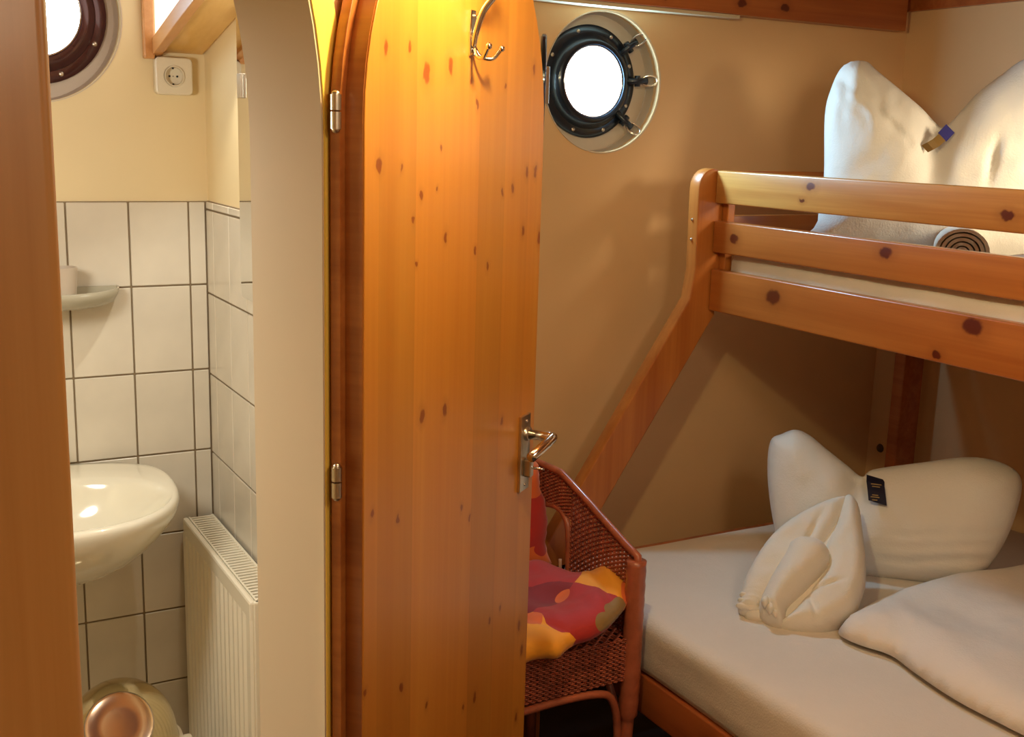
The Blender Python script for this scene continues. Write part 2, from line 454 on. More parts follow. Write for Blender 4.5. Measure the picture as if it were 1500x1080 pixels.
# ------------------------------------------------------------------ portholes
def porthole(root_label, cx, cz, m_body, m_gl, recess, dog_angles, big, rflange=.1425, hinge=True):
    yb = YH+recess
    t = thing('porthole', root_label, 'porthole', (cx, yb, cz))
    Mx = Matrix.Translation((cx, yb, cz)) @ Matrix.Rotation(R(90), 4, 'X')   # local z -> -y (into the room)
    rr = .096
    # conical cast flange from the hull up to the glass rim
    pr = [(rflange, 0), (rflange, .006), (rflange-.006, .010), (rflange-.022, .012), (rr+.010, .030), (rr+.002, .034), (rr-.004, .034), (rr-.006, .026), (rr-.006, .0)]
    o = B().lathe(pr, Mx, 72).done('flange', m_body, t); shade(o, 40)
    o = B().lathe([(0, .026), (rr-.005, .026)], Mx, 64).done('glass', m_gl, t)
    o = B().lathe([(rr-.005, .024), (rr-.005, .031), (rr-.009, .031), (rr-.009, .024)], Mx, 64, True).done('glass_rim', m_chrome, t, True)
    for a in [20, 62, 108, 152, 196, 250, 292, 334]:
        c = Mx @ Vector(((rflange-.013)*math.cos(R(a)), (rflange-.013)*math.sin(R(a)), .011))
        s = B().ball(c, .0055, 2, (1, .5, 1)).done('bolt', m_steel, t, True)
    for a in dog_angles:
        ca, sa = math.cos(R(a)), math.sin(R(a))
        P = lambda rr_, tt, hh: Mx @ Vector((ca*rr_-sa*tt, sa*rr_+ca*tt, hh))
        d = B()
        d.tube([P(rr+.012, 0, .018), P(rflange+.006, 0, .024), P(rflange+.026, 0, .030)], .0085, 10)
        d.tube([P(rflange+.000, -.014, .022), P(rflange+.000, .014, .022)], .008, 10)
        dog = d.done('clamp', m_body, t, True)
        e = B(); pts = []
        for i in range(15):
            q = PI*1.75*(i/14)-PI*.875
            pts.append(P(rflange+.030+.013*math.cos(q)*1.3, .013*math.sin(q), .034+.012*math.cos(q)))
        e.tube(pts, .0032, 8).done('wing_nut', m_chrome, dog, True)
    return t
p1 = porthole('dark metal porthole glowing with daylight above the wicker chair', 1.637, 1.663, m_iron, m_glass, .052, (40, 3, -42), True)
p2 = porthole('dark porthole with a painted reddish reflection in the yellow washroom wall', .305, 1.738, m_bronze, m_glass2, .052, (), True)
# recess surround rings
for nm, (cx, cz, r_), par in (('surround_ring', PR, p1), ('surround_ring', PLh, p2)):
    Mx = Matrix.Translation((cx, YH, cz)) @ Matrix.Rotation(R(90), 4, 'X')
    shade(B().lathe([(r_+.001, .003), (r_+.003, .003), (r_+.003, -.0005), (r_-.004, -.054), (r_-.005, -.054)], Mx, 72).done(nm, m_ring, par))
# cover disc of the cabin porthole, swung open and standing edge-on to the wall
t = thing('porthole_cover', 'dark round porthole cover swung open, seen edge-on beside the cabin porthole', 'cover', (1.472, 2.495, 1.64))
az = R(30.4); dd = Vector((-math.sin(az), -math.cos(az), 0)); side = Vector((math.cos(az), -math.sin(az), 0))
cc = Vector((1.470, 2.495, 1.642))+dd*.118
Mc = frame(cc, dd, Z)
shade(B().lathe([(0, -.006), (.112, -.006), (.116, -.003), (.116, .004), (.110, .008), (.09, .004), (0, .004)], Mc, 56).done('disc', m_iron, t), 40)
B().box((1.462, 2.478, 1.60), (1.480, 2.50, 1.69), .002).done('hinge_block', m_steel, t)

# ------------------------------------------------------------------ washroom: light box, socket, mirror, sink, shelf, radiator, bin
t = thing('ceiling_light_box', 'pine light box with glowing side panel and sloping underside in the washroom', 'lamp', (.53, 2.495, 1.67))
sl = .222
zb = lambda y: 1.672+sl*(2.49-y)
m_boxw = wood('box_pine', (.80, .50, .16), (.68, .38, .09), axis='y')
m_boxd = wood('box_frame_pine', (.68, .34, .12), (.52, .22, .06), axis='y')
y0, y1 = 1.62, 2.498
B().prism([(.545, y1, zb(y1)), (.545, y0, zb(y0)), (.631, y0, zb(y0)), (.631, y1, zb(y1))], (0, 0, .012)).done('underside_board', m_boxw, t)
B().prism([(.525, y1, zb(y1)-.010), (.525, y0, zb(y0)-.010), (.545, y0, zb(y0)-.010), (.545, y1, zb(y1)-.010)], (0, 0, .034), .002).done('bottom_rail', m_boxd, t)
B().box((.508, 2.482, 1.655), (.530, 2.4995, ZC-.002), .003).done('upright_bar', m_boxd, t)
B().prism([(.535, y1, zb(y1)+.02), (.535, y0, zb(y0)+.02), (.535, y0, ZC-.002), (.535, y1, ZC-.002)], (.004, 0, 0)).done('diffuser', m_diff, t)

B().lathe([(.014, 0), (.014, -.003), (.010, -.003), (.010, .004), (0, .004)], Matrix.Translation((.592, 2.10, zb(2.10))), 24).done('downlight', m_steel, t)
t = thing('wall_socket', 'white surface-mounted power socket on the yellow washroom wall', 'socket', (.567, YH, 1.622))
Mx = Matrix.Translation((.566, YH, 1.622)) @ Matrix.Rotation(R(90), 4, 'X')
sq = [(x, y) for x, y in smooth_loop([(-.028, -.038), (0, -.038), (.028, -.038), (.035, -.035), (.038, -.028), (.038, 0), (.038, .028), (.035, .035), (.028, .038), (0, .038), (-.028, .038), (-.035, .035), (-.038, .028), (-.038, 0), (-.038, -.028), (-.035, -.035)], 3)]
shade(link_mesh('cover_plate', plate([sq, circle(.0, .0, .0195, 40)], .026, Mx @ Matrix.Translation((0, 0, .013)), .003), m_plast, t), 30)
shade(B().lathe([(.0195, .027), (.0205, .029), (.0185, .029), (.018, .014), (0, .014)], Mx, 40).done('socket_well', m_plast, t))
for dx, dz, rr in ((-.0075, 0, .0022), (.0085, 0, .0022), (0, .0165, .0022), (0, -.0165, .0022), (0, 0, .001)):
    B().lathe([(0, .0150), (rr, .0150), (rr, .014)], Mx @ Matrix.Translation((dx, dz, 0)), 12).done('contact_hole', m_black, t)

t = thing('wall_mirror', 'frameless wall mirror on the washroom partition', 'mirror', (.628, 1.9, 1.187))
mo = [(1.60, 1.195), (2.18, 1.195), (2.190, 1.205), (2.190, 1.76), (2.18, 1.77), (1.60, 1.77)]
MY = Matrix(((0, 0, 1, 0), (1, 0, 0, 0), (0, 1, 0, 0), (0, 0, 0, 1)))
m_mir = plain('mirror_glass', (.85, .86, .84), .03, 1, var=.0)
link_mesh('mirror_glass', plate([mo], .008, Matrix.Translation((.622, 0, 0)) @ MY), m_mir, t)
B().box((.612, 2.150, 1.575), (.618, 2.172, 1.62), .001).done('clip', m_steel, t)

# washbasin: half-round ceramic bowl against the hull wall
t = thing('washbasin', 'white ceramic washbasin on the washroom wall beside the radiator', 'sink', (.255, 2.49, .60))
def D(a, d, cy, z, n=56, p=2.5, dx=0):
    """D outline: flat at the wall y=2.489, half-width a, depth d"""
    o = []
    for i in range(n):
        q = 2*PI*i/n; cx_, sy_ = math.cos(q), math.sin(q)
        x = a*math.copysign(abs(cx_)**(2/p), cx_); y = math.copysign(abs(sy_)**(2/p), sy_)
        yy = cy + (y*(2.489-cy) if y > 0 else y*(cy-(2.489-d)))
        o.append(Vector((.25+dx+x, yy, z)))
    return o
lo = [D(.07, .20, 2.40, .615), D(.13, .28, 2.39, .635), D(.185, .37, 2.37, .68), D(.222, .425, 2.35, .73), D(.243, .452, 2.33, .765), D(.250, .462, 2.32, .788), D(.250, .463, 2.32, .800), D(.246, .459, 2.32, .807), D(.238, .450, 2.32, .808)]
def I(a, y0_, y1_, z, n=56, p=2.3):
    o = []
    for i in range(n):
        q = 2*PI*i/n; cx_, sy_ = math.cos(q), math.sin(q)
        o.append(Vector((.25+a*math.copysign(abs(cx_)**(2/p), cx_), (y0_+y1_)/2+(y1_-y0_)/2*math.copysign(abs(sy_)**(2/p), sy_), z)))
    return o
lo += [I(.222, 2.055, 2.375, .806), I(.212, 2.065, 2.37, .797), I(.195, 2.08, 2.36, .765), I(.16, 2.11, 2.34, .72), I(.10, 2.16, 2.30, .69), I(.03, 2.22, 2.25, .683)]
bowl = B().loft(lo).done('basin', m_white, t, True)
md = bowl.modifiers.new('s', 'SUBSURF'); md.levels = 1; md.render_levels = 1
B().lathe([(0, .686), (.02, .686), (.024, .683)], Matrix.Translation((.25, 2.235, .0)), 24).done('drain', m_chrome, t, True)
fb = B(); fb.tube([(.25, 2.43, .80), (.25, 2.43, .88), (.25, 2.42, .91), (.25, 2.35, .915), (.25, 2.31, .905)], .012, 14)
fb.done('tap', m_chrome, t, True)

t = thing('soap_shelf', 'grey plastic oval shelf on the tiled wall above the washbasin', 'shelf', (.31, 2.49, 1.14))
def Dh(a, d, z, n=40):
    return [Vector((.30+a*math.cos(2*PI*i/n), 2.489-d*.5+d*.5*math.sin(2*PI*i/n) if False else 2.487-(d if math.sin(2*PI*i/n) < 0 else .004)*abs(math.sin(2*PI*i/n))*1.0, z)) for i in range(n)]
B().loft([Dh(.110, .085, 1.150), Dh(.128, .108, 1.158), Dh(.136, .120, 1.172), Dh(.139, .124, 1.186), Dh(.136, .121, 1.187), Dh(.132, .116, 1.176), Dh(.122, .104, 1.163), Dh(.10, .085, 1.158)]).done('tray', m_shelf, t, True)
t = thing('tumbler', 'pale plastic tumbler standing on the oval soap shelf', 'cup', (.315, 2.42, 1.1585))
m_cup = plain('tumbler_plastic', (.55, .46, .36), .3, var=.02, Alpha=1.0)
shade(B().lathe([(0, 1.1590), (.027, 1.1590), (.032, 1.235), (.030, 1.235), (.0255, 1.163), (0, 1.163)], Matrix.Translation((.318, 2.428, 0)), 32).done('cup_body', m_cup, t))

# radiator
t = thing('radiator', 'cream panel radiator with ribbed front below the tiled partition', 'radiator', (.59, 2.19, .10))
yA, yB, zA, zB = 1.945, 2.47, .10, .655
b = B(); prof = [(.553, yA), ]
pts = []
y = yA+.022; pts.append((.558, yA)); pts.append((.553, yA+.004)); pts.append((.553, y))
npitch = 15; pw = (yB-.02-y)/npitch
for i in range(npitch):
    a = y+i*pw
    pts += [(.553, a+pw*.15), (.5585, a+pw*.35), (.5585, a+pw*.62), (.553, a+pw*.85)]
pts += [(.553, yB), (.560, yB)]
loops = []
b.loft([[Vector((x, yy, zA+.03)) for x, yy in pts+[(.565, yB), (.565, yA)]], [Vector((x, yy, zB-.03)) for x, yy in pts+[(.565, yB), (.565, yA)]]])
shade(b.done('front_panel', m_enamel, t), 25)
B().box((.553, yA, zB-.035), (.566, yB, zB+.004), .005).done('edge_band', m_enamel, t)
B().box((.553, yA, zA), (.566, yB, zA+.032), .003).done('edge_band', m_enamel, t)
B().box((.605, yA+.01, zA+.02), (.618, yB, zB-.004), .002).done('back_panel', m_enamel, t)
B().box((.560, yA-.002, zA+.01), (.622, yA+.010, zB+.003), .003).done('side_cover', m_enamel, t)
B().box((.572, yA-.0035, .595), (.578, yA-.001, .630)).done('side_slot', m_black, t)
g = B(); g.box((.566, yA, zB-.002), (.570, yB, zB+.003)).box((.617, yA, zB-.002), (.622, yB, zB+.003))
k = 36
for i in range(k+1):
    yy = yA+.004+(yB-yA-.010)*i/k; g.box((.566, yy-.0035, zB-.004), (.622, yy+.0035, zB+.002))
g = g.done('top_grille', m_enamel, t); g['kind'] = 'stuff'
B().box((.567, yA+.012, zA+.2), (.604, yB-.01, zB-.03)).done('convector_core', plain('dark_core', (.12, .09, .05), .7), t)
B().box((.622, 2.1, .2), (.632, 2.14, .6)).box((.622, 2.32, .2), (.632, 2.36, .6)).done('bracket', m_enamel, t)

# bin
bx, by = .345, 2.13
t = thing('waste_bin', 'small round bin with domed metal swing lid under the washbasin', 'bin', (bx, by, 0))
T0 = Matrix.Translation((bx, by, 0))
shade(B().lathe([(0, .0), (.085, .0), (.088, .004), (.100, .315), (.102, .315), (.102, .330), (.098, .330)], T0, 48).done('body', m_plast, t))
m_dome = plain('brass_toned_chrome', (.72, .62, .40), .16, 1, var=.03)
dm = [(.109, .330), (.110, .336), (.108, .342)]+[(.106*math.cos(R(a)), .342+.118*math.sin(R(a))) for a in range(6, 91, 7)]+[(0, .460)]
dome = shade(B().lathe(dm, T0, 56).done('lid', m_dome, t), 50)
lipb = B().lathe([(.104, .322), (.114, .324), (.117, .331), (.112, .334), (.104, .334)], T0, 48)
lipb.box((bx+.092, by-.055, .300), (bx+.132, by-.015, .331), .006)
shade(lipb.done('collar', m_plast, t))
fd = Vector((-.155, -.86, .62)).normalized()
fc = Vector((bx, by, .350))+Vector((fd.x*.113, fd.y*.113, fd.z*.118))
Mf = Matrix.Translation(fc) @ fd.to_track_quat('Z', 'Y').to_matrix().to_4x4()
m_flap = plain('polished_flap', (.80, .66, .56), .16, 1, var=.02)  # pinkish reflections are put into the chrome colour
flap = shade(B().lathe([(.060, -.024), (.0625, .002), (.060, .006), (.056, .0045), (.03, .0055), (0, .0058)], Mf, 48).done('swing_flap', m_flap, t), 50)

# ------------------------------------------------------------------ arched pine door, open
door = thing('door_1', 'arched varnished pine door standing open in the middle of the cabin', 'door', (HX, HY, 0), 0)
del door['category']; door['kind'] = 'structure'
ROOTM[door.name] = MD; door.matrix_world = MD
door.rotation_mode = 'QUATERNION'; door.rotation_quaternion = MD.to_quaternion(); door.location = MD.translation
KN = [(.113, 1.62, .008), (.175, 1.626, .007), (.222, 1.598, .013), (.293, 1.61, .011), (.099, 1.481, .009), (.157, 1.475, .005), (.268, 1.502, .004), (.359, 1.595, .005), (.382, 1.562, .006), (.484, 1.592, .005), (.596, 1.626, .007), (.211, 1.441, .006), (.259, 1.447, .004), (.578, 1.462, .008), (.616, 1.463, .008), (.521, 1.439, .007), (.481, 1.434, .006), (.189, 1.408, .004), (.286, 1.38, .007), (.57, 1.369, .008), (.641, 1.354, .010), (.385, 1.352, .006), (.2, 1.349, .004), (.432, 1.323, .006), (.221, 1.138, .010), (.293, 1.13, .009), (.504, 1.067, .007), (.084, 1.036, .006), (.155, 1.008, .006), (.356, .963, .006), (.387, .937, .006), (.518, .736, .006), (.607, .669, .010), (.474, .732, .005), (.623, .616, .008), (.068, .794, .005), (.169, .754, .008), (.247, .688, .006), (.422, .62, .009), (.606, .491, .009), (.378, .622, .005)]
m_door = wood('door_pine', (.62, .25, .034), (.54, .19, .023), axis='y', coat=.18, gs=.8, knots=[(s_, z_, 0, k_*.85) for s_, z_, k_ in KN], stave=('x', .098), knot=(.55, .36, .35))
dl = link_mesh('leaf', dplate([arch(.063, .648, .115, 1.53, 1.85)], -.026, 0, .0015), m_door, door); shade(dl, 30)
dl2 = link_mesh('rebate_edge', dplate([arch(.050, .661, .10, 1.53, 1.864)], -.040, -.0262, .001), m_lip, door); shade(dl2, 30)
dl3 = link_mesh('leaf_side_shade', dplate([arch(.0618, .6492, .113, 1.53, 1.8512), arch(.0631, .6479, .1151, 1.53, 1.8499)], -.0258, -.0022), m_lip, door)  # thin dark band painting the shade on the step around the leaf
def dP(s_, z_, n_): return MD @ Vector((s_, z_, SGN*n_))
def hinge(z_):
    h = B()
    h.tube([dP(.047, z_-.021, -.030), dP(.047, z_-.001, -.030)], .0068, 14)
    h.tube([dP(.047, z_+.001, -.030), dP(.047, z_+.019, -.030)], .0068, 14)
    hb = shade(h.done('hinge', m_steel, door))
    hc = B().ball(dP(.047, z_+.019, -.030), .0055).ball(dP(.047, z_-.021, -.030), .0055).done('hinge_cap', m_steel, hb, True)
for z_ in (1.543, 1.086, .40): hinge(z_)
# handle set
hd = B()
hd.prism([dP(.577, .924, 0), dP(.617, .924, 0), dP(.617, 1.057, 0), dP(.577, 1.057, 0)], nv*.006, .0015)
hp = shade(hd.done('handle_plate', m_steel, door), 30)
B().tube([dP(.598, 1.024, .004), dP(.598, 1.024, .048), dP(.596, 1.0235, .053)], .0085, 16).tube([dP(.600, 1.024, .053), dP(.590, 1.023, .055), dP(.50, 1.014, .055)], .0085, 16).done('lever', m_chrome, hp, True)
B().lathe([(.012, 0), (.012, .008), (0, .008)], Matrix.Translation(dP(.598, 1.024, .004)) @ nv.to_track_quat('Z', 'Y').to_matrix().to_4x4(), 20).done('rosette', m_steel, hp, True)
B().box((-.008, -.016, 0), (.008, .016, .014), .003, 2, Matrix.Translation(dP(.598, .965, .005)) @ nv.to_track_quat('Z', 'Y').to_matrix().to_4x4()).done('thumb_turn', m_steel, hp)
B().tube([dP(.600, .965, .018), dP(.600, .965, .040)], .0022, 8).done('turn_pin', m_chrome, hp, True)
for z_ in (.934, 1.047): B().ball(dP(.597, z_, .006), .003, 1).done('screw', m_chrome, hp, True)

# coat hook on the door
hk = thing('coat_hook', 'shiny metal coat hook screwed near the top of the pine door', 'hook', tuple(dP(.357, 1.62, 0)))
B().prism([dP(.349, 1.628, 0), dP(.365, 1.628, 0), dP(.367, 1.66, 0), dP(.364, 1.69, 0), dP(.350, 1.69, 0), dP(.347, 1.66, 0)], nv*.004, .0015).done('back_plate', m_chrome, hk)
def curve(pts, n=24):
    P = [Vector(p) for p in pts]; P = [P[0]*2-P[1]]+P+[P[-1]*2-P[-2]]; o = []
    m = len(P)-3
    for i in range(n+1):
        t = min(i/n*m, m-1e-6); k = int(t); t -= k; a, b, c, d = P[k:k+4]
        o.append(.5*((2*b)+(c-a)*t+(2*a-5*b+4*c-d)*t*t+(-a+3*b-3*c+d)*t**3))
    return o
pt = curve([dP(.355, 1.640, .004), dP(.350, 1.665, .012), dP(.350, 1.690, .022), dP(.354, 1.712, .040), dP(.360, 1.735, .062), dP(.362, 1.748, .068)])
B().tube(pt, .0048, 10, taper=[1.1-.4*abs(i/24-.45) for i in range(25)]).ball(pt[-1], .008).done('upper_prong', m_chrome, hk, True)
for sg in (-1, 1):
    pt = curve([dP(.357, 1.642, .004), dP(.357+sg*.006, 1.628, .012), dP(.357+sg*.016, 1.626, .026), dP(.357+sg*.022, 1.640, .037)])
    B().tube(pt, .0030, 8).ball(pt[-1], .0050).done('lower_prong', m_chrome, hk, True)
for z_ in (1.635, 1.682): B().ball(dP(.357, z_, .0045), .0034, 1).done('screw', m_steel, hk, True)

# near door leaf at the far left, close to the camera
m_near = wood('near_door_pine', (.60, .30, .085), (.46, .20, .045), axis='z', rough=.4)
nd = thing('door_2', 'varnished wooden door leaf cut by the left edge of the picture', 'door', (-.24, .60, 0))
del nd['category']; nd['kind'] = 'structure'
shade(B().box((-.33, .60, .02), (.079, .64, 1.93), .006, 3).done('leaf', m_near, nd), 30)

# ------------------------------------------------------------------ bunk bed
BX, BY = 1.86, 2.28
bed = thing('bunk_bed', 'varnished pine bunk bed with wide lower berth along the right wall', 'bunk bed', (2.05, 1.3, 0))
def off(k): return (k[0]-2.05, k[1]-1.3, k[2], k[3])
BL, BD = (.54, .18, .034), (.40, .108, .017)
m_r1 = wood('rail_pine_upper', (.66, .32, .08), (.46, .16, .03), axis='y', knots=[off(k) for k in [(1.86, 1.945, 1.426, .011), (1.86, 1.968, 1.393, .006), (1.86, 1.42, 1.40, .012)]])
m_r2 = wood('rail_pine_middle', BL, BD, axis='y', knots=[off(k) for k in [(1.86, 2.196, 1.286, .013), (1.86, 1.708, 1.301, .014)]])
m_r3 = wood('rail_pine_lower', BL, BD, axis='y', knots=[off(k) for k in [(1.86, 2.041, 1.160, .021), (1.86, 1.470, 1.180, .020), (1.86, 1.55, 1.11, .010)]])
m_bz = wood('bed_pine_upright', BL, BD, axis='z', gs=1.0)
m_bx = wood('bed_pine_cross', BL, BD, axis='x')
m_dk = wood('bed_pine_red', (.46, .13, .035), (.30, .06, .012), axis='y', knots=[off(k) for k in [(1.39, 1.60, .33, .018)]])
YN = -.05
for nm, z0, z1, m_ in (('guard_rail', 1.368, 1.449, m_r1), ('guard_rail', 1.244, 1.324, m_r2), ('side_rail', 1.094, 1.201, m_r3)):
    shade(B().box((BX, YN, z0), (BX+.026, BY-.001, z1), .004, 3).done(nm, m_, bed), 40)
# front upright: rounded head, kink, splayed leg; a board in the plane y = BY..BY+.026
up_ = [(1.885, 1.10), (1.897, 1.13), (1.897, 1.36)]
hd_ = [(1.853+.044*math.cos(R(a))*1.0, 1.405+.049*math.sin(R(a))) for a in range(0, 181, 15)]
dn_ = [(1.809, 1.36), (1.812, 1.20), (1.800, 1.125), (1.505, .682), (1.345, .445), (1.325, .38), (1.325, 0), (1.40, 0), (1.40, .34), (1.425, .40), (1.571, .612), (1.885, 1.08)]
outl = up_+hd_+dn_
me = plate([outl], .040, Matrix.Translation((0, BY+.022, 0)) @ MW, .004)
post = shade(link_mesh('ladder_post', me, m_bz, bed), 35)
for z_ in (1.325, 1.275): B().ball((1.8095, BY+.022, z_), .0045, 1).done('bolt', m_steel, post, True)
# plane-side lower piece under the kink (light rail end block)
B().box((1.886, BY-.022, 1.10), (1.91, BY, 1.37), .003).done('corner_cleat', m_bz, bed)
shade(B().box((2.605, BY, 0), (2.690, BY+.04, 1.45), .005, 3).done('corner_post', m_dk, bed), 40)
for z0, z1 in ((1.37, 1.449), (1.255, 1.335), (1.10, 1.20)):
    shade(B().box((1.897, BY+.008, z0), (2.606, BY+.032, z1), .004, 3).done('end_board', m_bx, bed), 40)
shade(B().box((2.665, YN, 1.094), (2.690, BY, 1.201), .004).done('side_rail', m_bx, bed), 40)
shade(B().box((2.665, YN, 1.33), (2.690, BY, 1.41), .004).done('guard_rail', m_bx, bed), 40)
for i in range(12):
    y_ = 2.15-i*.19; B().box((BX+.027, y_-.035, 1.118), (2.664, y_+.035, 1.136), .002, 1).done('slat', m_bx, bed)
# lower frame
shade(B().box((1.388, YN, .285), (1.414, BY, .375), .004, 3).done('side_rail', m_dk, bed), 40)
shade(B().box((1.400, BY+.002, .30), (2.605, BY+.026, .468), .004, 3).done('end_board', m_dk, bed), 40)
shade(B().box((2.665, YN, .285), (2.690, BY, .375), .004, 3).done('side_rail', m_dk, bed), 40)
for i in range(12):
    y_ = 2.15-i*.19; B().box((1.4145, y_-.035, .345), (2.664, y_+.035, .363), .002, 1).done('slat', m_bx, bed)
B().box((1.388, YN, 0), (1.43, YN+.05, 1.10), .004).done('near_leg', m_bz, bed)
B().box((2.64, YN, 0), (2.69, YN+.05, 1.45), .004).done('near_leg', m_bz, bed)
B().box((1.862, YN-.05, 0), (1.90, YN, 1.45), .004).done('near_leg', m_bz, bed)

# mattresses
def rounded_slab(name, lo, hi, mat, r, label, cat, amp=.003, seed=0, sag=None):
    """mattress: loft of rounded rectangles with soft folds"""
    nx, ny = 40, 50
    lo, hi = Vector(lo), Vector(hi)
    b = B()
    def ring(inset, z):
        pts = []
        x0, x1, y0, y1 = lo.x+inset, hi.x-inset, lo.y+inset, hi.y-inset
        rc = max(.005, .045-inset*.4); n = 7
        for cx, cy, a0 in ((x1-rc, y1-rc, 0), (x0+rc, y1-rc, 90), (x0+rc, y0+rc, 180), (x1-rc, y0+rc, 270)):
            for i in range(n): a = R(a0+90*i/(n-1)); pts.append((cx+rc*math.cos(a), cy+rc*math.sin(a)))
        # resample
        P = [Vector(p) for p in pts]; L = [0]
        for i in range(len(P)): L.append(L[-1]+(P[(i+1) % len(P)]-P[i]).length)
        tot = L[-1]; out = []; K = 120; j = 0
        for q in range(K):
            d = tot*q/K
            while L[j+1] < d: j += 1
            t_ = (d-L[j])/max(1e-9, L[j+1]-L[j]); p = P[j].lerp(P[(j+1) % len(P)], t_)
            wv = amp*noise.noise(Vector((p.x*9, p.y*9, z*14+seed)))*2
            zz = z+amp*.8*noise.noise(Vector((p.x*6, p.y*6, seed+3)))
            if sag: zz += sag(p.x, p.y, z)
            out.append(Vector((p.x+wv, p.y+wv*.6, zz)))
        return out
    h = hi.z-lo.z; loops = [ring(r*.6, lo.z)]
    loops += [ring(r*(1-math.sin(R(a)))*.6, lo.z+r*.6*(1-math.cos(R(a)))) for a in (40, 90)]
    loops += [ring(0, lo.z+h*f) for f in (.35, .5, .65)]
    loops += [ring(r*(1-math.cos(R(a))), hi.z-r*(1-math.sin(R(a)))) for a in (0, 30, 60, 90)]
    for q in (.06, .12, .2, .3): loops.append(ring(r+q, hi.z))
    b.loft(loops)
    o = b.done(name, mat, None, True); 
    c = Vector(((lo.x+hi.x)/2, (lo.y+hi.y)/2, lo.z)); o.data.transform(Matrix.Translation(-c)); o.location = c
    return tag(o, label, cat)
rounded_slab('lower_mattress', (1.389, -.02, .376), (2.664, 2.225, .508), m_sheet, .030, 'wide mattress under a fitted sheet on the lower berth', 'mattress', .004, 2)
rounded_slab('upper_mattress', (1.888, -.02, 1.138), (2.664, 2.262, 1.250), m_linen, .028, 'narrow white mattress on the upper berth behind the rails', 'mattress', .004, 7)

# ------------------------------------------------------------------ pillows
s_, c_ = math.sin(R(22)), math.cos(R(22))
Mlp = frame((2.05, 1.82, .512), (.672, -.741, 0), (.741*s_, .672*s_, c_))
lp = [(-.212, .00), (-.25, .082), (-.278, .2), (-.281, .287), (-.254, .311), (-.222, .325), (-.187, .315), (-.143, .285), (-.09, .25), (-.052, .226), (-.026, .247), (.083, .277), (.19, .303), (.267, .296), (.308, .263), (.304, .189), (.28, .105), (.241, .035), (.183, -.002), (.016, -.016), (-.095, -.014)]
def lp_fn(x, y, d):
    v = 0
    # karate-chop crease running down from the V
    dx = x+.050+.10*(.22-y); v -= .030*math.exp(-(dx/.035)**2)*max(0, min(1, (y-.03)/.15))*min(1, d/.02)
    # folds at the lower right
    for k, (a, b_) in enumerate(((.03, .8), (.062, .6), (.090, .4))):
        yy = y-a-.18*max(0, x-.06)
        v += -.011*b_*math.exp(-(yy/.007)**2)*max(0, min(1, (x+.02)/.08))*min(1, d/.02)
    return v
t = thing('pillow', 'large white pillow propped on the lower berth behind the folded towel', 'pillow', (2.15, 1.9, .51))
link_mesh('pillow_cover', inflate(lp, .085, Mlp, .010, 1.0, .13, lp_fn, .006, 9, 3), m_linen, t)
# hang tag in the chop of the pillow
m_tagb = plain('black_card', (.012, .012, .028), .35)
m_gold = plain('gold_print', (.30, .20, .08), .5, .3)
def ribbon(name, pts, wv, th, mat, parent):
    """thin folded strip through 3D points with half-width vector"""
    b = B(); wv = Vector(wv); lo_ = []
    for i, p in enumerate(pts):
        p = Vector(p); a = Vector(pts[max(0, i-1)]); c = Vector(pts[min(len(pts)-1, i+1)])
        n_ = (c-a).cross(wv).normalized()*th/2
        lo_.append([p-wv-n_, p+wv-n_, p+wv+n_, p-wv+n_])
    b.loft(lo_); return b.done(name, mat, parent)
def Lp(x, y, z): return Mlp @ Vector((x, y, z))
tg = thing('hang_tag', 'black card tag tucked in the crease of the lower pillow', 'tag', tuple(Lp(-.02, .19, .06)))
wv = (Mlp.to_3x3() @ Vector((.021, -.004, 0)))
card = ribbon('card', [Lp(-.020, .222, .052), Lp(-.019, .205, .072), Lp(-.015, .185, .082), Lp(-.010, .158, .092)], wv, .0015, m_tagb, tg)
for k, (yy, ww, zz) in enumerate(((.203, .012, .0755), (.197, .009, .0785), (.176, .007, .0880), (.171, .010, .0900), (.164, .006, .0925))):
    ribbon('print_line', [Lp(-.017, yy+.0012, zz), Lp(-.017, yy-.0012, zz+.0008)], (Mlp.to_3x3() @ Vector((ww, 0, 0))), .0006, m_gold, card)

s_, c_ = math.sin(R(12)), math.cos(R(12))
Mup = frame((2.2, 1.9, 1.252), (.649, -.761, 0), (.761*s_, .649*s_, c_))
upo = [(-.241, .012), (-.256, .084), (-.252, .192), (-.265, .348), (-.256, .417), (-.238, .465), (-.21, .483), (-.177, .482), (-.151, .46), (-.094, .415), (-.039, .37), (.008, .326), (.033, .341), (.08, .405), (.136, .457), (.177, .49), (.234, .506), (.295, .471), (.336, .345), (.367, .157), (.364, .016)]
def up_fn(x, y, d):
    v = 0; e = min(1, d/.02)
    dx = x-.005+.05*(.32-y); v -= .034*math.exp(-(dx/.035)**2)*max(0, min(1, (y-.10)/.15))*e
    dx = x-.125-.12*(y-.2); v -= .016*math.exp(-(dx/.010)**2)*math.exp(-((y-.23)/.05)**2)*e
    # crumpled crown of the left ear
    if x < -.05:
        a = noise.noise(Vector((x*38+y*14, y*16-x*12, 1.3)))
        v += .012*a*math.exp(-((y-.40)/.09)**2)*e
        yy = y-.40-(-x-.20)*1.0*.9; v -= .007*math.exp(-(yy/.010)**2)*e
    return v
t = thing('pillow', 'large white pillow standing on the upper berth behind the guard rails', 'pillow', (2.25, 1.9, 1.252))
link_mesh('pillow_cover', inflate(upo, .085, Mup, .0095, 1.0, .13, up_fn, .006, 10, 11), m_linen, t)
def Up(x, y, z): return Mup @ Vector((x, y, z))
m_tagu = plain('blue_card', (.03, .03, .16), .3); m_tagg = plain('gold_card', (.22, .13, .04), .35, .2)
tg = thing('hang_tag', 'curled blue and gold card tag in the crease of the upper pillow', 'tag', tuple(Up(.0, .27, .06)))
